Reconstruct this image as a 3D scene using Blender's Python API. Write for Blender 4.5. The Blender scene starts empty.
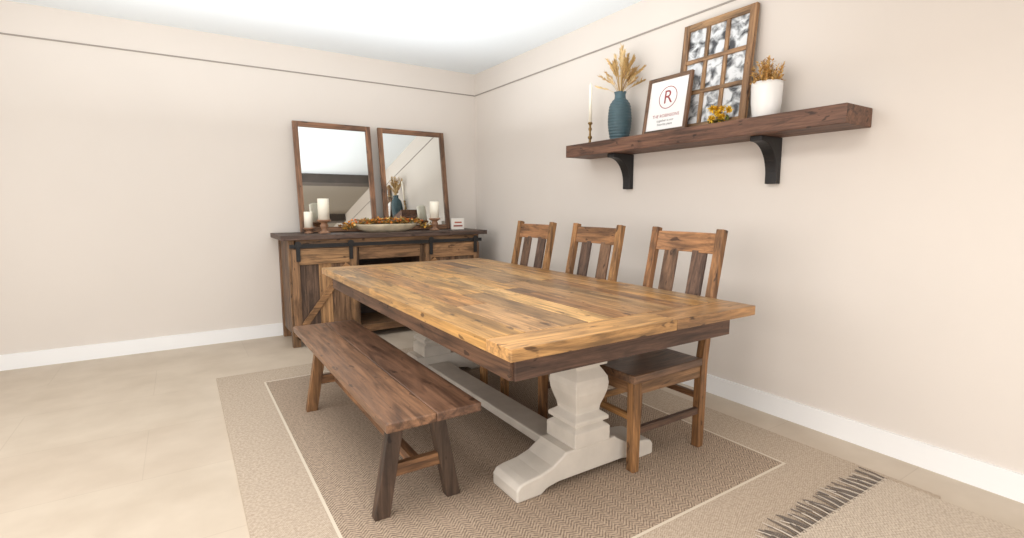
import bpy, math, random
from mathutils import Vector, Matrix
random.seed(7)
scene=bpy.context.scene
try:
    scene.view_settings.view_transform='Standard'
except Exception: pass

def lin(r,g,b):
    def f(c):
        c/=255.0
        return c/12.92 if c<=0.04045 else ((c+0.055)/1.055)**2.4
    return (f(r),f(g),f(b))

# ------------------------------------------------------------ mesh builder
class MB:
    def __init__(s): s.v=[];s.f=[];s.t=[];s.m=[];s.sm=[]
    def add(s,vs,fs,tint=(1,1,1),mat=0,smooth=False):
        o=len(s.v); s.v+= [tuple(v) for v in vs]
        for f in fs:
            s.f.append([i+o for i in f]); s.t.append(tint); s.m.append(mat); s.sm.append(smooth)
    def box(s,c,d,tint=(1,1,1),mat=0,R=None):
        x,y,z=[k/2 for k in d]
        vs=[Vector(p) for p in [(-x,-y,-z),(x,-y,-z),(x,y,-z),(-x,y,-z),(-x,-y,z),(x,-y,z),(x,y,z),(-x,y,z)]]
        if R is not None: vs=[R@v for v in vs]
        vs=[v+Vector(c) for v in vs]
        s.add(vs,[(0,3,2,1),(4,5,6,7),(0,1,5,4),(1,2,6,5),(2,3,7,6),(3,0,4,7)],tint,mat)
    def bb(s,x0,x1,y0,y1,z0,z1,tint=(1,1,1),mat=0):
        s.box(((x0+x1)/2,(y0+y1)/2,(z0+z1)/2),(x1-x0,y1-y0,z1-z0),tint,mat)
    def beam(s,p0,p1,w,d,side=(0,1,0),tint=(1,1,1),mat=0):
        p0=Vector(p0);p1=Vector(p1);ax=(p1-p0);L=ax.length;ax.normalize()
        sd=Vector(side);sd=(sd-ax*sd.dot(ax)).normalized();o=ax.cross(sd)
        R=Matrix((sd,o,ax)).transposed()
        s.box((p0+p1)/2,(w,d,L),tint,mat,R)
    def prism(s,poly,axis,lo,hi,tint=(1,1,1),mat=0,smooth=False):
        n=len(poly)
        def P(a,b,c):
            return (c,a,b) if axis=='x' else ((a,c,b) if axis=='y' else (a,b,c))
        vs=[P(a,b,lo) for a,b in poly]+[P(a,b,hi) for a,b in poly]
        fs=[tuple(range(n))[::-1],tuple(range(n,2*n))]+[(i,(i+1)%n,(i+1)%n+n,i+n) for i in range(n)]
        s.add(vs,fs,tint,mat,smooth)
    def lathe(s,prof,c,n=24,tint=(1,1,1),mat=0,smooth=True,sx=1,sy=1,rot=0,rfun=None,cap=True):
        vs=[];fs=[]
        for r,z in prof:
            for i in range(n):
                a=2*math.pi*i/n+rot; rr=r*(rfun(a,z) if rfun else 1)
                vs.append((c[0]+rr*math.cos(a)*sx,c[1]+rr*math.sin(a)*sy,c[2]+z))
        for k in range(len(prof)-1):
            for i in range(n):
                j=(i+1)%n; fs.append((k*n+i,k*n+j,(k+1)*n+j,(k+1)*n+i))
        s.add(vs,fs,tint,mat,smooth)
        if cap:
            o=len(s.v)-len(vs)
            s.f.append([o+i for i in range(n)][::-1]);s.t.append(tint);s.m.append(mat);s.sm.append(False)
            o2=o+(len(prof)-1)*n
            s.f.append([o2+i for i in range(n)]);s.t.append(tint);s.m.append(mat);s.sm.append(False)
    def square(s,prof,c,tint=(1,1,1),mat=0):
        s.lathe([(w*math.sqrt(2),z) for w,z in prof],c,4,tint,mat,False,rot=math.pi/4)
    def tube(s,pts,rad,n=6,tint=(1,1,1),mat=0):
        pts=[Vector(p) for p in pts];vs=[];fs=[]
        for k,p in enumerate(pts):
            d=(pts[min(k+1,len(pts)-1)]-pts[max(k-1,0)]).normalized()
            a=d.orthogonal().normalized();b=d.cross(a)
            for i in range(n):
                t=2*math.pi*i/n; vs.append(p+rad[k]*(math.cos(t)*a+math.sin(t)*b))
        for k in range(len(pts)-1):
            for i in range(n):
                j=(i+1)%n; fs.append((k*n+i,k*n+j,(k+1)*n+j,(k+1)*n+i))
        s.add(vs,fs,tint,mat,True)
    def leaf(s,c,d,up,L,W,tint=(1,1,1),mat=0):
        c=Vector(c);d=Vector(d).normalized();sd=d.cross(Vector(up))
        if sd.length<1e-3: sd=d.orthogonal()
        sd.normalize();nn=sd.cross(d)
        vs=[c,c+d*L*.35+sd*W/2+nn*W*.15,c+d*L*.7+sd*W*.35+nn*W*.12,c+d*L,c+d*L*.7-sd*W*.35+nn*W*.12,c+d*L*.35-sd*W/2+nn*W*.15]
        s.add(vs,[(0,1,2,3),(0,3,4,5)],tint,mat)
    def build(s,name,parent=None,mats=(),bevel=0,seg=2,autosm=False):
        me=bpy.data.meshes.new(name);me.from_pydata(s.v,[],s.f);me.update()
        at=me.color_attributes.new('tint','FLOAT_COLOR','CORNER')
        for p,t in zip(me.polygons,s.t):
            for _ in p.loop_indices:
                at.data[_].color=(t[0],t[1],t[2],1)
        for p,m,sm in zip(me.polygons,s.m,s.sm): p.material_index=m;p.use_smooth=sm
        for m in mats: me.materials.append(m)
        ob=bpy.data.objects.new(name,me);scene.collection.objects.link(ob)
        if parent: ob.parent=parent
        if bevel:
            b=ob.modifiers.new('bevel','BEVEL');b.width=bevel;b.segments=seg;b.limit_method='ANGLE';b.angle_limit=math.radians(40)
        return ob
def empty(name,loc=(0,0,0),M=None):
    e=bpy.data.objects.new(name,None);scene.collection.objects.link(e);e.empty_display_size=.1
    if M is not None: e.matrix_world=M
    else: e.location=loc
    return e

# ------------------------------------------------------------ materials
def newmat(name):
    m=bpy.data.materials.new(name);m.use_nodes=True
    nt=m.node_tree;b=nt.nodes['Principled BSDF'];return m,nt,b
def N(nt,t,**k):
    n=nt.nodes.new(t)
    for a,v in k.items(): setattr(n,a,v)
    return n
def plain(name,col,rough=.6,metal=0,bump=0,bscale=60,var=0,vscale=3):
    m,nt,b=newmat(name)
    b.inputs['Base Color'].default_value=(*col,1);b.inputs['Roughness'].default_value=rough;b.inputs['Metallic'].default_value=metal
    tc=N(nt,'ShaderNodeTexCoord')
    if var:
        n=N(nt,'ShaderNodeTexNoise');n.inputs['Scale'].default_value=vscale;n.inputs['Detail'].default_value=6
        nt.links.new(tc.outputs['Object'],n.inputs['Vector'])
        r=N(nt,'ShaderNodeValToRGB');r.color_ramp.elements[0].position=.3;r.color_ramp.elements[1].position=.7
        r.color_ramp.elements[0].color=(*[c*(1-var) for c in col],1);r.color_ramp.elements[1].color=(*[min(1,c*(1+var)) for c in col],1)
        nt.links.new(n.outputs['Fac'],r.inputs['Fac']);nt.links.new(r.outputs['Color'],b.inputs['Base Color'])
    if bump:
        n=N(nt,'ShaderNodeTexNoise');n.inputs['Scale'].default_value=bscale;n.inputs['Detail'].default_value=4
        nt.links.new(tc.outputs['Object'],n.inputs['Vector'])
        bp=N(nt,'ShaderNodeBump');bp.inputs['Strength'].default_value=bump;bp.inputs['Distance'].default_value=.01
        nt.links.new(n.outputs['Fac'],bp.inputs['Height']);nt.links.new(bp.outputs['Normal'],b.inputs['Normal'])
    return m
def tinted(name,rough=.7):
    m,nt,b=newmat(name);a=N(nt,'ShaderNodeAttribute');a.attribute_name='tint'
    nt.links.new(a.outputs['Color'],b.inputs['Base Color']);b.inputs['Roughness'].default_value=rough;return m
def wood(name,axis,rough=.55,lo=.42,hi=1.2,coat=0,bump=.25,blotch=.48):
    """colour = per-board tint * stretched grain * blotches * knots"""
    m,nt,b=newmat(name);L=nt.links.new
    tc=N(nt,'ShaderNodeTexCoord');at=N(nt,'ShaderNodeAttribute');at.attribute_name='tint'
    off=N(nt,'ShaderNodeVectorMath',operation='SCALE');off.inputs['Scale'].default_value=57.0
    L(at.outputs['Color'],off.inputs[0])
    ad=N(nt,'ShaderNodeVectorMath',operation='ADD');L(tc.outputs['Object'],ad.inputs[0]);L(off.outputs[0],ad.inputs[1])
    def layer(cross,along,detail,rough_,dist,p0,c0,p1,c1):
        mp=N(nt,'ShaderNodeMapping');sc=[cross]*3;sc['xyz'.index(axis)]=along;mp.inputs['Scale'].default_value=sc
        L(ad.outputs[0],mp.inputs['Vector'])
        n=N(nt,'ShaderNodeTexNoise');n.inputs['Scale'].default_value=1;n.inputs['Detail'].default_value=detail;n.inputs['Roughness'].default_value=rough_;n.inputs['Distortion'].default_value=dist
        L(mp.outputs[0],n.inputs['Vector'])
        r=N(nt,'ShaderNodeValToRGB');e=r.color_ramp.elements;e[0].position=p0;e[0].color=(*c0,1);e[1].position=p1;e[1].color=(*c1,1)
        L(n.outputs['Fac'],r.inputs['Fac']);return n,r
    n1,r1=layer(58,2.6,8,.7,.5,.34,(lo,lo*.97,lo*.95),.62,(hi,hi,hi))
    n2,r2=layer(12,2.0,5,.6,1.4,.37,(blotch,blotch*.97,blotch*.97),.56,(1.1,1.1,1.08))
    n3,r3=layer(30,11,2,.5,.3,.29,(.3,.26,.23),.34,(1,1,1))
    cur=at.outputs['Color']
    for r in (r1,r2,r3):
        mx=N(nt,'ShaderNodeMix',data_type='RGBA',blend_type='MULTIPLY');mx.inputs[0].default_value=1
        L(cur,mx.inputs[6]);L(r.outputs[0],mx.inputs[7]);cur=mx.outputs[2]
    L(cur,b.inputs['Base Color']);b.inputs['Roughness'].default_value=rough
    b.inputs['Coat Weight'].default_value=coat;b.inputs['Coat Roughness'].default_value=.3
    bp=N(nt,'ShaderNodeBump');bp.inputs['Strength'].default_value=bump;bp.inputs['Distance'].default_value=.003
    L(n1.outputs['Fac'],bp.inputs['Height']);L(bp.outputs['Normal'],b.inputs['Normal'])
    return m
W={a:wood('wood_'+a,a) for a in 'xyz'}
WT={a:wood('tabletop_wood_'+a,a,rough=.42,lo=.5,hi=1.2,coat=.12,bump=.12,blotch=.5) for a in 'xy'}
TOP=[lin(194,146,86),lin(172,126,74),lin(208,164,106),lin(150,110,70),lin(184,140,88),lin(160,124,84),lin(196,154,100),lin(126,96,68),lin(170,132,90),lin(112,86,64),lin(200,150,88)]
ORG=[lin(164,120,74),lin(148,106,66),lin(176,132,84),lin(140,98,62),lin(156,114,70)]
DRK=[lin(102,78,62),lin(90,68,56),lin(82,62,52)]
MID=[lin(134,100,70),lin(122,90,64),lin(144,108,76)]
def jit(c,a=.08):
    k=1+random.uniform(-a,a);return (c[0]*k*(1+random.uniform(-.03,.03)),c[1]*k,c[2]*k*(1+random.uniform(-.03,.03)))
def pick(P,a=.08): return jit(random.choice(P),a)

wall_m=plain('wall_paint',lin(217,209,201),.85,bump=.04,bscale=150,var=.015,vscale=1.5)
ceil_m=plain('ceiling_paint',lin(236,243,248),.9)
base_m=plain('baseboard_paint',lin(238,238,238),.5)
black_m=plain('black_iron',lin(40,38,38),.5,.3,bump=.1)
white_m=plain('distressed_white_paint',lin(204,197,187),.55,bump=.08,bscale=30,var=.07,vscale=10)
candle_m=plain('candle_wax',lin(250,244,228),.4)

# ------------------------------------------------------------ room
def wallbox(name,a,b,m):
    mb=MB();mb.bb(a[0],b[0],a[1],b[1],a[2],b[2]);return mb.build(name,None,[m])
XL,YB,H=-5.2,-8.0,2.6
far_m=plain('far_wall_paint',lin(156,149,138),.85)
wallbox('wall_back',(XL-.1,0,0),(.1,.1,H),wall_m)
wallbox('wall_right',(0,YB,0),(.1,0,H),wall_m)
wallbox('wall_left',(XL-.1,YB,0),(XL,0,H),wall_m)
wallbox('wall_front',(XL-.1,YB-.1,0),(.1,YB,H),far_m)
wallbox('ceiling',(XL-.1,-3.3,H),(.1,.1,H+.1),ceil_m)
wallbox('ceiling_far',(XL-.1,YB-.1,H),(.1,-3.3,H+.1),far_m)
wallbox('baseboard_back',(XL,-.015,0),(-.015,0,.115),base_m)
wallbox('baseboard_right',(-.015,YB,0),(0,0,.115),base_m)
trim_m=plain('trim_painted_shadow',lin(154,146,138),.8)  # thin rail line; its shadow is put into the strip's colour
wallbox('trim_1',(XL,-.006,2.37),(-.006,0,2.38),trim_m)
wallbox('trim_2',(-.006,YB,2.37),(0,0,2.38),trim_m)
# floor: large, barely jointed beige tiles
m,nt,b=newmat('floor_tile');L=nt.links.new
tc=N(nt,'ShaderNodeTexCoord');br=N(nt,'ShaderNodeTexBrick');br.offset=.5
br.inputs['Scale'].default_value=1;br.inputs['Brick Width'].default_value=1.2;br.inputs['Row Height'].default_value=.6;br.inputs['Mortar Size'].default_value=.002
br.inputs['Color1'].default_value=(*lin(196,181,163),1);br.inputs['Color2'].default_value=(*lin(199,185,167),1);br.inputs['Mortar'].default_value=(*lin(188,173,155),1)
L(tc.outputs['Object'],br.inputs['Vector'])
n=N(nt,'ShaderNodeTexNoise');n.inputs['Scale'].default_value=4;n.inputs['Detail'].default_value=8;L(tc.outputs['Object'],n.inputs['Vector'])
r=N(nt,'ShaderNodeValToRGB');r.color_ramp.elements[0].color=(.87,.85,.83,1);r.color_ramp.elements[0].position=.3;r.color_ramp.elements[1].position=.65
L(n.outputs['Fac'],r.inputs['Fac']);mx=N(nt,'ShaderNodeMix',data_type='RGBA',blend_type='MULTIPLY');mx.inputs[0].default_value=1
L(br.outputs['Color'],mx.inputs[6]);L(r.outputs[0],mx.inputs[7]);L(mx.outputs[2],b.inputs['Base Color']);b.inputs['Roughness'].default_value=.5
wallbox('floor',(XL-.1,YB-.1,-.1),(.1,.1,0),m)
beam_m=plain('dark_beam',lin(82,74,68),.7,var=.2,vscale=6)
for i,y in enumerate([-3.3,-5.6]):
    wallbox('trim_%d'%(3+i),(XL,y-.08,H-.14),(0,y+.08,H-.001),beam_m)

# ------------------------------------------------------------ rug
def weave(name,c1,c2,amp,freq,per):
    m,nt,b=newmat(name);L=nt.links.new
    tc=N(nt,'ShaderNodeTexCoord');sp=N(nt,'ShaderNodeSeparateXYZ');L(tc.outputs['Object'],sp.inputs[0])
    pp=N(nt,'ShaderNodeMath',operation='PINGPONG');L(sp.outputs['X'],pp.inputs[0]);pp.inputs[1].default_value=per
    ml=N(nt,'ShaderNodeMath',operation='MULTIPLY');L(pp.outputs[0],ml.inputs[0]);ml.inputs[1].default_value=amp
    ad=N(nt,'ShaderNodeMath',operation='ADD');L(ml.outputs[0],ad.inputs[0]);L(sp.outputs['Y'],ad.inputs[1])
    fr=N(nt,'ShaderNodeMath',operation='MULTIPLY');L(ad.outputs[0],fr.inputs[0]);fr.inputs[1].default_value=freq
    sn=N(nt,'ShaderNodeMath',operation='SINE');L(fr.outputs[0],sn.inputs[0])
    n=N(nt,'ShaderNodeTexNoise');n.inputs['Scale'].default_value=90;n.inputs['Detail'].default_value=4;L(tc.outputs['Object'],n.inputs['Vector'])
    s2=N(nt,'ShaderNodeMath',operation='MULTIPLY_ADD');L(sn.outputs[0],s2.inputs[0]);s2.inputs[1].default_value=.22;L(n.outputs['Fac'],s2.inputs[2])
    r=N(nt,'ShaderNodeValToRGB');r.color_ramp.elements[0].position=.25;r.color_ramp.elements[1].position=.75
    r.color_ramp.elements[0].color=(*c1,1);r.color_ramp.elements[1].color=(*c2,1)
    L(s2.outputs[0],r.inputs['Fac']);L(r.outputs[0],b.inputs['Base Color']);b.inputs['Roughness'].default_value=.95
    bp=N(nt,'ShaderNodeBump');bp.inputs['Strength'].default_value=.4;bp.inputs['Distance'].default_value=.004
    L(s2.outputs[0],bp.inputs['Height']);L(bp.outputs['Normal'],b.inputs['Normal'])
    return m
wv_in=weave('jute_herringbone',lin(120,103,88),lin(184,164,143),1.0,420,.03)
wv_out=weave('jute_border',lin(158,140,122),lin(198,182,163),1.0,700,.01)
line_m=plain('jute_line',lin(208,196,178),.95)
rug=empty('area_rug')
X0,X1,Y0,Y1=-2.65,-.25,-4.35,-1.08
YF=-3.86
def framebox(mb,x0,x1,y0,y1,w,wf,z0,z1):
    mb.bb(x0,x0+w,y0,y1,z0,z1);mb.bb(x1-w,x1,y0,y1,z0,z1);mb.bb(x0+w,x1-w,y0,y0+wf,z0,z1);mb.bb(x0+w,x1-w,y1-w,y1,z0,z1)
mb=MB();framebox(mb,X0,X1,Y0,Y1,.265,YF-Y0,0,.01);mb.build('border_band',rug,[wv_out])
mb=MB();framebox(mb,X0+.265,X1-.265,YF,Y1-.265,.012,.012,0,.01);mb.build('border_line',rug,[line_m])
mb=MB();mb.bb(X0+.277,X1-.277,YF+.012,Y1-.277,0,.01);mb.build('center_field',rug,[wv_in])
RZ=.0103
# fringed beige runner at the near edge
fr=empty('fringed_rug')
mb=MB();mb.bb(-1.12,-.3,-5.4,-4.17,0.0103,.02);mb.build('rug_body',fr,[weave('beige_runner_weave',lin(168,152,136),lin(206,192,174),1,500,.015)])
mb=MB()
k=0
x=-1.115
while x<-.3:
    c=lin(112,102,94) if k%3 else lin(196,184,170)
    dx=random.uniform(-.03,.03)
    mb.tube([(x,-4.18,.018),(x+dx*.4,-4.13,.019),(x+dx,-4.07+random.uniform(-.02,.02),.014)],[.003,.003,.002],5,c)
    x+=.014;k+=1
mb.build('fringe',fr,[tinted('fringe_yarn',.95)])

# ------------------------------------------------------------ dining table
T=empty('dining_table',(-1.347,-2.567,0))
hw,hl=.632,1.22
ZT=.76
mb=MB()
eb=.155
ws=[random.uniform(.8,1.35) for _ in range(10)];tot=sum(ws);x0=-hw;pi=0
for wd in ws:
    bw=2*hw*wd/tot;y=-hl+eb
    cuts=sorted([random.uniform(-hl+eb+.3,hl-eb-.3) for _ in range(random.choice([1,1,2]))])+[hl-eb]
    for c in cuts:
        mb.bb(x0+.0006,x0+bw-.0006,y+.0004,c-.0004,ZT-.042,ZT,jit(TOP[(pi*4+random.choice([0,0,1]))%len(TOP)],.12));y=c;pi+=1
    x0+=bw
mb.build('top_boards',T,[WT['y']],.0016,1)
mb=MB()
for sgn in (-1,1):
    y0,y1=(-hl,-hl+eb-.001) if sgn<0 else (hl-eb+.001,hl)
    mb.bb(-hw,.12,y0,y1,ZT-.042,ZT,lin(184,140,88));mb.bb(.121,hw,y0,y1,ZT-.042,ZT,lin(168,126,82))
mb.build('breadboard_ends',T,[WT['x']],.003)
mb=MB()
ax,ay=hw-.065,hl-.09
for sx in (-1,1):
    mb.bb(sx*ax-.014,sx*ax+.014,-ay,ay,ZT-.135,ZT-.043,jit(lin(108,78,58)))
mb.build('side_aprons',T,[W['y']],.002)
mb=MB()
for sy in (-1,1):
    mb.bb(-ax,ax,sy*ay-.014,sy*ay+.014,ZT-.135,ZT-.043,jit(lin(90,65,52)))
for yy in (-.79,0,.79):
    mb.bb(-ax+.015,ax-.015,yy-.05,yy+.05,ZT-.1,ZT-.043,lin(110,74,50))
mb.build('end_aprons',T,[W['x']],.002)
footp=[(-.39,0),(-.39,.05),(-.375,.072),(-.34,.08),(-.27,.088),(-.21,.105),(-.16,.135),(-.14,.15),(.14,.15),(.16,.135),(.21,.105),(.27,.088),(.34,.08),(.375,.072),(.39,.05),(.39,0),
 (.27,0),(.24,.02),(.18,.03),(-.18,.03),(-.24,.02),(-.27,0)]
capp=[(-.36,.66),(-.36,.63),(-.3,.61),(-.14,.6),(.14,.6),(.3,.61),(.36,.63),(.36,.66)]
balp=[(.1,.15),(.1,.215),(.092,.222),(.078,.232),(.078,.238),(.096,.245),(.096,.262),(.082,.272),(.066,.284),(.07,.31),(.08,.34),(.09,.375),(.094,.41),(.09,.44),(.076,.465),(.066,.48),(.064,.488),(.088,.495),(.088,.51),(.074,.52),(.074,.528),(.1,.54),(.104,.6)]
for sy,nm in ((-1,'front'),(1,'rear')):
    yy=sy*.795
    mb=MB();z=RZ
    mb.prism([(a,b+z) for a,b in footp],'y',yy-.095,yy+.095)
    mb.build('trestle_foot_'+nm,T,[white_m],.008)
    mb=MB();mb.square([(w,zz+z) for w,zz in balp],(0,yy,0));mb.build('turned_pedestal_'+nm,T,[white_m],.003)
    mb=MB();mb.prism([(a,b) for a,b in capp],'y',yy-.06,yy+.06);mb.build('pedestal_cap_'+nm,T,[white_m],.004)
mb=MB();mb.bb(-.075,.075,-.70,.70,.06,.105);mb.build('floor_stretcher',T,[white_m],.006)

# ------------------------------------------------------------ bench
B=empty('dining_bench',(-2.068,-2.6,0))
mb=MB()
mb.bb(-.1835,-.0,-.838,.838,.425,.46,lin(126,92,68));mb.bb(.0005,.1835,-.838,.838,.425,.46,lin(110,80,62))
mb.build('seat_boards',B,[WT['y']],.005)
for k,yy in enumerate((-.64,.58)):
    mb=MB()
    for sx in (-1,1):
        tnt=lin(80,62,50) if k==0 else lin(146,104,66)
        x0,x1=sx*.15,sx*.075
        w=.03
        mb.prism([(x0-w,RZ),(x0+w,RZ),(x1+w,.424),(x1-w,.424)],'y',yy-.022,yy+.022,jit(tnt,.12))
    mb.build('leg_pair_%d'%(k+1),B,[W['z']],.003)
    mb=MB();mb.bb(-.12,.12,yy-.014,yy+.014,.16,.21,lin(144,104,70));mb.bb(-.14,.14,yy-.03,yy+.03,.395,.424,lin(112,80,60));mb.build('cross_rail_%d'%(k+1),B,[W['x']],.002)
mb=MB();mb.bb(-.018,.018,-.626,.566,.165,.205,lin(140,100,68));mb.build('long_stretcher',B,[W['y']],.002)

# ------------------------------------------------------------ chairs (face -x)
def chair(yc,seedv):
    random.seed(seedv)
    C=empty('dining_chair',(-.935,yc,0))
    mb=MB();hwid=.2
    for sy in (-1,1):
        y=sy*hwid
        mb.prism([(-.243,RZ),(-.207,RZ),(-.2,.43),(-.25,.43)],'y',y-.022,y+.022,pick(ORG))
        post=[(.205,RZ),(.243,RZ),(.25,.25),(.252,.43),(.268,.56),(.30,.76),(.335,.93),(.362,1.07),(.325,1.078),(.298,.93),(.262,.76),(.228,.56),(.208,.43),(.205,.25)]
        mb.prism(post,'y',y-.021,y+.021,pick(ORG))
    mb.build('legs_and_posts',C,[W['z']],.004)
    mb=MB()
    nx,ny=14,14;vs=[];fs=[]
    for lay in (0,1):
        for i in range(nx+1):
            for j in range(ny+1):
                u=i/nx*2-1;v=j/ny*2-1
                x=-.27+.475*(i/nx);y=.24*v
                y*=1-.06*(i/nx)
                dish=.012*max(0,1-abs(u)**3)*max(0,1-abs(v)**3)
                vs.append((x,y,(.465-dish) if lay else .428))
    n1=(nx+1)*(ny+1);I=lambda i,j,l:l*n1+i*(ny+1)+j
    for i in range(nx):
        for j in range(ny):
            fs.append((I(i,j,1),I(i+1,j,1),I(i+1,j+1,1),I(i,j+1,1)));fs.append((I(i,j,0),I(i,j+1,0),I(i+1,j+1,0),I(i+1,j,0)))
    for i in range(nx):
        fs.append((I(i,0,0),I(i+1,0,0),I(i+1,0,1),I(i,0,1)));fs.append((I(i,ny,1),I(i+1,ny,1),I(i+1,ny,0),I(i,ny,0)))
    for j in range(ny):
        fs.append((I(0,j,0),I(0,j,1),I(0,j+1,1),I(0,j+1,0)));fs.append((I(nx,j,0),I(nx,j+1,0),I(nx,j+1,1),I(nx,j,1)))
    mb.add(vs,fs,lin(118,88,66));mb.build('seat',C,[WT['x']],.006)
    mb=MB()
    for sy in (-1,1):
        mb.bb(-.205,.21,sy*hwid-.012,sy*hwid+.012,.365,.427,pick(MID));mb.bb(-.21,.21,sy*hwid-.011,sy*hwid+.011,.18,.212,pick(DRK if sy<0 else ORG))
    mb.build('side_rails',C,[W['x']],.002)
    mb=MB()
    mb.bb(-.237,-.213,-.18,.18,.365,.427,pick(MID));mb.bb(.216,.24,-.18,.18,.365,.427,pick(MID))
    mb.bb(-.235,-.215,-.18,.18,.24,.27,pick(ORG));mb.bb(.216,.238,-.18,.18,.25,.28,pick(ORG))
    n=10;vs=[];fs=[];col=jit(lin(150,108,72),.15)
    for k in range(n+1):
        y=-.18+.36*k/n;b=.018*(1-(2*k/n-1)**2)
        for (x,z) in ((.31+b,.955),(.333+b,.955),(.352+b,1.055),(.329+b,1.055)): vs.append((x,y,z))
    for k in range(n):
        for q in range(4):
            fs.append((k*4+q,(k+1)*4+q,(k+1)*4+(q+1)%4,k*4+(q+1)%4))
    fs.append((0,1,2,3));fs.append(tuple(n*4+q for q in (3,2,1,0)))
    mb.add(vs,fs,col)
    mb.beam((.245,0,.53),(.256,0,.575),.36,.022,(0,1,0),pick(MID))
    mb.build('cross_rails',C,[W['y']],.003)
    mb=MB()
    cols=[lin(100,76,60),lin(118,88,66),lin(94,72,60)]
    for k,yy in enumerate((-.088,.088)):
        mb.beam((.253,yy,.565),(.333,yy,.965),.085,.014,(0,1,0),jit(cols[(k+seedv)%3],.15))
    mb.build('back_slats',C,[W['z']],.002)
    return C
for i,yc in enumerate((-3.32,-2.645,-1.985)): chair(yc,i+3)
random.seed(21)

# ------------------------------------------------------------ sideboard
S=empty('sideboard')
ST=.948
SL=-2.045
mb=MB();mb.bb(-2.115,-.6,-.575,-.02,ST-.04,ST,lin(92,72,62));mb.build('top_slab',S,[W['x']],.004)
mb=MB();mb.bb(-.5995,-.19,-.575,-.02,ST-.04,ST,lin(86,68,58));mb.build('top_slab_end',S,[W['x']],.004)
SW=[lin(138,106,78),lin(116,88,66),lin(158,120,84),lin(102,80,64),lin(130,104,84)]
mb=MB()
for k in range(5):
    y0=-.5+k*.095
    mb.bb(SL,SL+.025,y0,y0+.093,.1,ST-.041,pick(SW)); mb.bb(-.295,-.27,y0,y0+.093,.1,ST-.041,pick(SW))
for x in (SL-.01,-.33):
    for y in (-.535,-.08):
        mb.bb(x,x+.06,y,y+.055,0,ST-.041,jit(lin(132,98,68)))
for x in (-1.52,-.89):
    mb.bb(x,x+.03,-.5,-.03,.1,ST-.041,lin(84,62,50)); mb.bb(x-.01,x+.04,-.53,-.505,.1,ST-.1,lin(126,96,70))
mb.build('carcass_uprights',S,[W['z']],.002)
mb=MB()
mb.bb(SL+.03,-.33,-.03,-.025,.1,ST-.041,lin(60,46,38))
mb.bb(SL+.03,-.33,-.52,-.035,.09,.125,lin(120,90,64))
mb.bb(-1.485,-.9,-.48,-.035,.42,.44,lin(100,72,54))
mb.bb(SL+.03,-.33,-.535,-.505,.06,.12,lin(132,98,68))
mb.bb(SL+.03,-.33,-.535,-.505,ST-.12,ST-.042,lin(150,114,80))
mb.bb(-1.475,-.885,-.528,-.506,ST-.23,ST-.122,lin(146,110,78))
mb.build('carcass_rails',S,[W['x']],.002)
def door(x0,x1,nm,flip):
    z0,z1=.1,ST-.115
    mb=MB();n=5;w=(x1-x0)/n
    for k in range(n): mb.bb(x0+k*w+.001,x0+(k+1)*w-.001,-.555,-.538,z0,z1-.005,pick(SW,.18))
    mb.bb(x0,x0+.06,-.572,-.556,z0,z1,jit(lin(148,112,80)));mb.bb(x1-.06,x1,-.572,-.556,z0,z1,jit(lin(148,112,80)))
    mb.build(nm+'_planks',S,[W['z']],.0015)
    mb=MB()
    for (a,bb) in ((z0,z0+.07),(z1-.13,z1)):
        mb.bb(x0+.061,x1-.061,-.572,-.556,a,bb,jit(lin(158,120,84)))
    p0=(x0+.075,-.564,z0+.085);p1=(x1-.075,-.564,z1-.145)
    if flip: p0,p1=(p1[0],p1[1],p0[2]),(p0[0],p0[1],p1[2])
    mb.beam(p0,p1,.05,.016,(0,0,1),lin(166,124,84))
    mb.build(nm+'_rails',S,[W['x']],.0015)
    mb=MB()
    for xx in (x0+.05,x1-.05):
        mb.bb(xx-.016,xx+.016,-.5895,-.5825,z1-.1,z1+.045)
        mb.bb(xx-.012,xx+.012,-.583,-.571,z1-.1,z1-.02)
        c=(xx,z1+.045)
        n=16;poly=[(c[0]+.026*math.cos(2*math.pi*i/n),c[1]-.004+.026*math.sin(2*math.pi*i/n)) for i in range(n)]
        mb.prism(poly,'y',-.596,-.5897)
    mb.build(nm+'_hangers',S,[black_m])
door(SL+.005,-1.51,'left_door',False)
door(-.86,-.285,'right_door',True)
mb=MB();mb.bb(SL-.01,-.26,-.582,-.572,.842,.874)
for x in (-1.97,-1.5,-.9,-.36): mb.bb(x-.01,x+.01,-.572,-.536,.848,.868)
mb.build('barn_rail',S,[black_m])

# ------------------------------------------------------------ mirrors
mir_m,nt,b=newmat('mirror_glass');b.inputs['Metallic'].default_value=1;b.inputs['Roughness'].default_value=.015;b.inputs['Base Color'].default_value=(.76,.77,.75,1)
def lean_back(x,y,z,th):
    s,c=math.sin(th),math.cos(th)
    M=Matrix(((1,0,0,x),(0,s,-c,y),(0,c,s,z),(0,0,0,1)));return M
def mirror(xc):
    w,h=.70,1.0;fw=.045
    E=empty('wall_mirror',M=lean_back(xc,-.175,ST+.003,math.radians(8.2)))
    mb=MB()
    for sx in (-1,1): 
        a,b2=(-w/2,-w/2+fw) if sx<0 else (w/2-fw,w/2)
        mb.bb(a,b2,0,h,0,.028,pick([lin(128,94,70),lin(144,104,76)]))
    mb.build('frame_sides',E,[W['y']],.002)
    mb=MB();mb.bb(-w/2+fw,w/2-fw,0,fw,0,.027,lin(140,102,74));mb.bb(-w/2+fw,w/2-fw,h-fw,h,0,.027,lin(136,98,72));mb.build('frame_rails',E,[W['x']],.002)
    mb=MB();mb.bb(-w/2+fw-.004,w/2-fw+.004,fw-.004,h-fw+.004,.004,.012);mb.build('glass',E,[mir_m])
mirror(-1.54);mirror(-.765)

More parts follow.
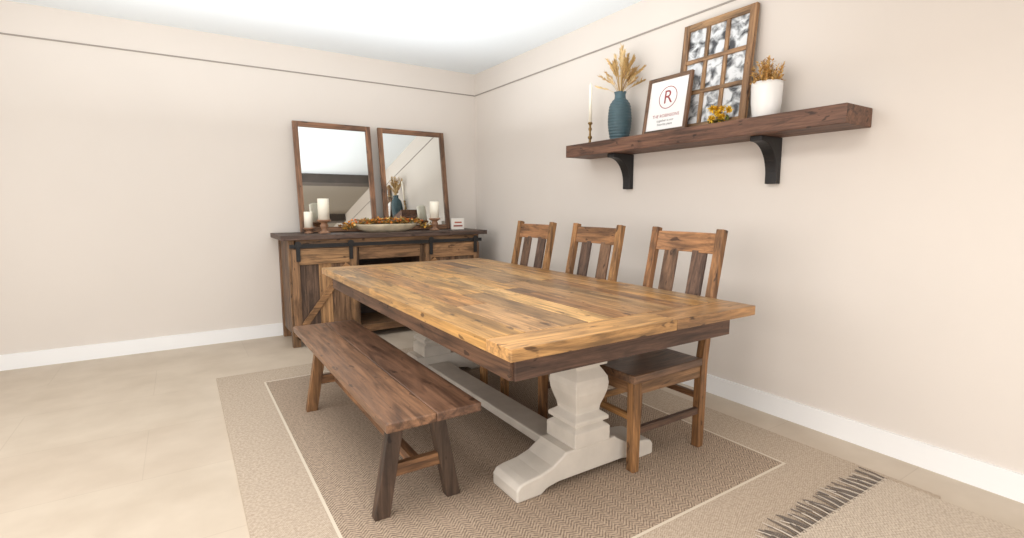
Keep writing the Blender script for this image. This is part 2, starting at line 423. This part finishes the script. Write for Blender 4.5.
# ------------------------------------------------------------ sideboard decor
brown_turn=plain('turned_wood',lin(150,112,86),.45,var=.3,vscale=25)
def holder_candle(x,y,hh,ch,cr,name='pillar_candle_holder'):
    E=empty(name,(x,y,ST))
    mb=MB();r=cr*1.05
    mb.lathe([(r*1.0,0),(r*1.05,.006),(r*.7,.014),(r*.4,.024),(r*.55,hh*.4),(r*.75,hh*.55),(r*.5,hh*.72),(r*.8,hh-.022),(r*1.2,hh-.012),(r*1.2,hh)],(0,0,0),28)
    mb.build('holder',E,[brown_turn])
    mb=MB();mb.lathe([(cr,hh),(cr,hh+ch-.004),(cr-.004,hh+ch),(cr-.012,hh+ch-.004),(.001,hh+ch-.008)],(0,0,0),28)
    mb.build('candle',E,[candle_m])
    mb=MB();mb.tube([(0,0,hh+ch-.01),(.001,0,hh+ch+.008)],[.0015,.001],5);mb.build('wick',E,[black_m])
holder_candle(-1.715,-.32,.12,.185,.048)
holder_candle(-.65,-.32,.12,.165,.046)
holder_candle(-1.83,-.24,.05,.14,.036)
# dough bowl with garland
Bw=empty('garland_dough_bowl',(-1.16,-.35,ST))
bowl_m=plain('whitewashed_wood',lin(206,192,166),.6,var=.2,vscale=14,bump=.2)
mb=MB();mb.lathe([(.001,0),(.55,0),(.8,.025),(.96,.06),(1.0,.075),(.95,.075),(.78,.04),(.5,.015),(.001,.012)],(0,0,0),40,sx=.32,sy=.13,cap=False);mb.build('bowl',Bw,[bowl_m])
leaf_m=tinted('autumn_leaves',.7)
AU=[lin(190,128,52),lin(210,160,66),lin(150,98,50),lin(128,116,62),lin(182,148,86),lin(222,184,108),lin(108,100,58)]
G=MB()
for i in range(520):
    t=random.uniform(-1,1);x=.02+.42*t;y=-.01+random.gauss(0,.045);z=.07+random.uniform(0,.05)*(1-t*t*.6)
    if abs(t)>.76: z=random.uniform(.02,.07);
    d=(random.uniform(-1,1),random.uniform(-1,1),random.uniform(-.1,.7))
    G.leaf((x,y,z),d,(0,0,1),random.uniform(.03,.05),random.uniform(.015,.028),pick(AU,.2))
for i in range(45):
    t=random.uniform(-.9,.9)
    G.lathe([(.001,-.011),(.009,-.006),(.012,0),(.009,.006),(.001,.011)],(.02+.4*t,-.02+random.gauss(0,.04),.085+random.uniform(0,.035)),8,pick([lin(214,130,40),lin(196,104,40)]),cap=False)
G.tube([(-.39,-.01,.03),(-.24,0,.07),(.02,-.01,.08),(.26,0,.07),(.41,-.01,.03)],[.006]*5,6,lin(90,64,40))
G.build('autumn_garland',Bw,[leaf_m])
# little sign block
E=empty('tabletop_sign',(-.385,-.3,ST))
mb=MB();mb.bb(-.07,.07,-.014,.014,0,.115,lin(236,230,222));mb.build('block',E,[tinted('sign_white',.6)],.002)
mb=MB();mb.bb(-.05,.05,-.0155,-.0145,.03,.045,lin(150,70,54));mb.bb(-.04,.04,-.0155,-.0145,.065,.08,lin(176,94,70));mb.build('lettering',E,[tinted('sign_ink',.7)])

# ------------------------------------------------------------ wall shelf
Sh=empty('wall_shelf')
SZ=1.648
mb=MB();mb.bb(-.25,-.001,-3.88,-1.89,1.558,SZ,lin(114,80,62));mb.build('shelf_board',Sh,[W['y']],.004)
for k,yy in enumerate((-2.33,-3.42)):
    mb=MB()
    poly=[(-.001,1.31),(-.001,1.557),(-.2,1.557),(-.2,1.53)]
    for i in range(13):
        a=math.pi/2*(1-i/12)
        poly.append((-.185+.145*math.cos(a),1.35+.18*math.sin(a)))
    poly.append((-.04,1.31))
    mb.prism(poly,'y',yy-.033,yy+.033)
    mb.build('bracket_%d'%(k+1),Sh,[black_m],.003)

# ------------------------------------------------------------ shelf decor
E=empty('taper_candlestick',(-.13,-2.03,SZ))
brass=plain('aged_brass',lin(140,112,70),.35,.9)
mb=MB();mb.lathe([(.034,0),(.036,.006),(.022,.014),(.01,.024),(.008,.04),(.016,.052),(.017,.06),(.009,.07),(.007,.1),(.013,.115),(.014,.122),(.008,.132),(.01,.15),(.018,.158),(.018,.164),(.012,.17)],(0,0,0),20);mb.build('stick',E,[brass])
mb=MB();mb.lathe([(.0125,.165),(.011,.44),(.003,.455)],(0,0,0),16);mb.build('candle',E,[candle_m])

E=empty('ceramic_vase',(-.13,-2.34,SZ))
teal=plain('teal_glaze',lin(66,90,98),.5,var=.15,vscale=20)
prof=[(.06,0)]
for i in range(70):
    t=i/69;z=.004+.285*t
    r=.064+.018*math.sin(math.pi*min(1,t*1.02))
    if t>.8: r=.064+.018*math.sin(math.pi*.816)-((t-.8)/.2)**1.6*.034
    r+=.002*math.sin(t*2*math.pi*14)
    prof.append((r,z))
prof+=[(.038,.30),(.037,.312),(.041,.328),(.044,.333),(.038,.333),(.03,.31),(.03,.27)]
mb=MB();mb.lathe(prof,(0,0,0),36,cap=False);mb.build('vase_body',E,[teal])
mb=MB()
PAM=[lin(196,162,108),lin(214,186,138),lin(176,140,86),lin(188,150,94)]
for i in range(44):
    a=random.uniform(0,2*math.pi);sp=random.uniform(.02,.22);h=random.uniform(.5,.65)-sp*.6
    dx,dy=math.cos(a)*sp*.5,math.sin(a)*sp
    dx=min(dx,.09)
    pts=[(0,0,.29),(dx*.25,dy*.25,.29+(h-.29)*.45),(dx*.6,dy*.6,.29+(h-.29)*.8),(dx,dy,h)]
    col=pick(PAM,.15);mb.tube(pts,[.0018,.0016,.0014,.001],4,col)
    p0=Vector(pts[2])*.6+Vector(pts[1])*.4;p1=Vector(pts[3])
    for k in range(38):
        t=random.random();c=p0.lerp(p1,t);d=(p1-p0).normalized()+Vector((random.uniform(-.5,.5),random.uniform(-.5,.5),random.uniform(-.1,.3)))
        mb.leaf(c,d,(random.random(),random.random(),random.random()),random.uniform(.022,.042),.007,jit(col,.2))
mb.build('dried_wheat',E,[leaf_m])

def lean_right(y,z,x,th):
    s,c=math.sin(th),math.cos(th)
    return Matrix(((0,s,-c,x),(-1,0,0,y),(0,c,s,z),(0,0,0,1)))
E=empty('framed_monogram_sign',M=lean_right(-2.76,SZ+.001,-.15,math.radians(9)))
w,h=.345,.365;fw=.022
mb=MB()
mb.bb(-w/2,-w/2+fw,0,h,0,.02,lin(128,96,72));mb.bb(w/2-fw,w/2,0,h,0,.02,lin(128,96,72));mb.build('frame_sides',E,[W['y']],.001)
mb=MB();mb.bb(-w/2+fw,w/2-fw,0,fw,0,.02,lin(130,98,72));mb.bb(-w/2+fw,w/2-fw,h-fw,h,0,.02,lin(122,92,68));mb.build('frame_rails',E,[W['x']],.001)
mb=MB();mb.bb(-w/2+fw,w/2-fw,fw,h-fw,.002,.01);mb.build('white_panel',E,[plain('sign_paper',lin(240,239,238),.6)])
red=plain('sign_red',lin(150,60,64),.6);grey=plain('sign_grey',lin(100,94,92),.6)
def text(body,x,y,size,mat,name,par,z=.0102):
    cu=bpy.data.curves.new(name,'FONT');cu.body=body;cu.size=size;cu.align_x='CENTER';cu.align_y='CENTER';cu.extrude=.0004
    o=bpy.data.objects.new(name,cu);scene.collection.objects.link(o);cu.materials.append(mat);o.parent=par;o.location=(x,y,z);return o
text('R',0,.228,.12,red,'letter_r',E)
mb=MB();n=40
R1,R0=.072,.067;vs=[];fs=[]
for i in range(n):
    a=2*math.pi*i/n
    vs+=[(R1*math.cos(a),.228+R1*math.sin(a),.0108),(R0*math.cos(a),.228+R0*math.sin(a),.0108)]
for i in range(n):
    j=(i+1)%n;fs.append((2*i,2*j,2*j+1,2*i+1))
mb.add(vs,fs);mb.build('ring',E,[red])
text('THE ROBINSONS',0,.112,.028,red,'family_name',E);text('together is our',0,.082,.022,grey,'line_1',E);text('favorite place',0,.058,.022,grey,'line_2',E)

# 3x3 window photo frame
E=empty('window_photo_frame',M=lean_right(-3.045,SZ+.001,-.085,math.radians(6)))
w,h=.485,.655;fw=.04
mb=MB();C1=lin(160,124,88)
mb.bb(-w/2,-w/2+fw,0,h,0,.026,jit(C1));mb.bb(w/2-fw,w/2,0,h,0,.026,jit(C1))
pw=(w-2*fw);ph=(h-2*fw);mt=.024
for k in (1,2): mb.bb(-w/2+fw+pw*k/3-mt/2,-w/2+fw+pw*k/3+mt/2,fw,h-fw,0,.022,jit(C1))
mb.build('frame_stiles',E,[W['y']],.0015)
mb=MB();mb.bb(-w/2+fw,w/2-fw,0,fw,0,.025,jit(C1));mb.bb(-w/2+fw,w/2-fw,h-fw,h,0,.025,jit(C1))
for k in (1,2): mb.bb(-w/2+fw,w/2-fw,fw+ph*k/3-mt/2,fw+ph*k/3+mt/2,0,.0235,jit(C1))
mb.build('frame_rails',E,[W['x']],.0015)
m,nt,b=newmat('black_white_photos');L=nt.links.new
tc=N(nt,'ShaderNodeTexCoord');n=N(nt,'ShaderNodeTexNoise');n.inputs['Scale'].default_value=17;n.inputs['Detail'].default_value=5;n.inputs['Distortion'].default_value=.5
L(tc.outputs['Object'],n.inputs['Vector']);r=N(nt,'ShaderNodeValToRGB');e=r.color_ramp.elements
e[0].position=.36;e[0].color=(.05,.05,.055,1);e[1].position=.56;e[1].color=(.72,.74,.76,1);x=e.new(.46);x.color=(.32,.33,.34,1)
L(n.outputs['Fac'],r.inputs['Fac']);L(r.outputs[0],b.inputs['Base Color']);b.inputs['Roughness'].default_value=.25
mb=MB();mb.bb(-w/2+fw-.003,w/2-fw+.003,fw-.003,h-fw+.003,.004,.010);mb.build('photos',E,[m])

# yellow flowers
mb=MB();YL=[lin(232,190,40),lin(244,210,74),lin(210,158,30)]
for i in range(12):
    c=Vector((-.17+random.uniform(-.03,.03),-3.17+random.uniform(-.07,.07),SZ+.034+random.uniform(-.004,.055)))
    up=Vector((random.uniform(-1,0),random.uniform(-.6,.6),random.uniform(.2,1))).normalized()
    for k in range(46):
        d=Vector((random.gauss(0,1),random.gauss(0,1),random.gauss(0,1))).normalized()+up*.5
        mb.leaf(c,d,up,random.uniform(.02,.03),.009,pick(YL,.15))
for i in range(14):
    mb.leaf((-.16+random.uniform(-.02,.02),-3.17+random.uniform(-.06,.06),SZ+.015),(random.uniform(-1,.5),random.uniform(-1,1),.15),(0,0,1),.05,.022,pick([lin(96,104,50),lin(120,116,60)]))
mb.build('yellow_flower_bunch',None,[leaf_m])
# white pot + golden plant
E=empty('potted_dried_plant',(-.14,-3.43,SZ))
mb=MB();mb.lathe([(.058,0),(.064,.008),(.074,.08),(.077,.16),(.076,.185),(.071,.185),(.068,.165),(.001,.16)],(0,0,0),32,cap=False);mb.build('pot',E,[plain('white_ceramic',lin(236,235,233),.35)])
mb=MB();GD=[lin(206,162,92),lin(220,184,120),lin(180,132,70)]
for i in range(80):
    a=random.uniform(0,2*math.pi);s=random.uniform(0,.09);h=random.uniform(.22,.32)-s*.5
    p1=Vector((max(-.1,min(.1,math.cos(a)*s)),math.sin(a)*s,h));p0=Vector((p1.x*.4,p1.y*.4,.162))
    mb.tube([p0,(p0+p1)/2,p1],[.0015,.0012,.001],4,pick(GD))
    for k in range(16):
        c=p0.lerp(p1,random.uniform(.3,1));mb.leaf(c,(random.uniform(-1,1),random.uniform(-1,1),random.uniform(0,1)),(0,0,1),.02,.009,pick(GD,.2))
mb.build('foliage',E,[leaf_m])

# ------------------------------------------------------------ lights
def area(name,loc,rot,sx,sy,e,col=(1,1,1)):
    l=bpy.data.lights.new(name,'AREA');l.shape='RECTANGLE';l.size=sx;l.size_y=sy;l.energy=e;l.color=col
    o=bpy.data.objects.new(name,l);scene.collection.objects.link(o);o.location=loc;o.rotation_euler=rot;return o
area('left_soft_light',(XL+.05,-3.6,1.5),(0,math.radians(-90),0),1.9,4.0,84,(1,.99,.98))  # added area light for the soft light from the left; no window there
area('added_overhead_light_1',(-2.6,-4.2,H-.16),(0,0,0),1.2,1.2,50,(1,.98,.95))  # added overhead fill out of view, no fitting modelled
area('added_overhead_light_2',(-2.6,-6.4,H-.02),(0,0,0),1.2,1.2,34,(1,.98,.95))  # second added overhead fill, further back
area('rear_fill_light',(-2.6,YB+.05,1.0),(math.radians(90),0,0),3.6,1.2,86,(1,.99,.98))  # added unseen fill behind the camera; the wall has no window
area('added_ceiling_fill',(-2.1,-2.2,1.85),(math.pi,0,0),3.4,3.0,48,(.94,.98,1))  # added unseen fill facing up, brightens the ceiling
w=bpy.data.worlds.new('world');scene.world=w;w.use_nodes=True
w.node_tree.nodes['Background'].inputs[0].default_value=(.8,.85,.9,1);w.node_tree.nodes['Background'].inputs[1].default_value=.5

# ------------------------------------------------------------ camera
cd=bpy.data.cameras.new('camera');cam=bpy.data.objects.new('camera',cd);scene.collection.objects.link(cam)
cd.sensor_width=36;cd.lens=509.93/1024*36;cd.clip_start=.05
cam.location=(-2.7865,-5.037,1.1886);cam.rotation_euler=(math.pi/2-.1231,0,-.5754)
scene.camera=cam
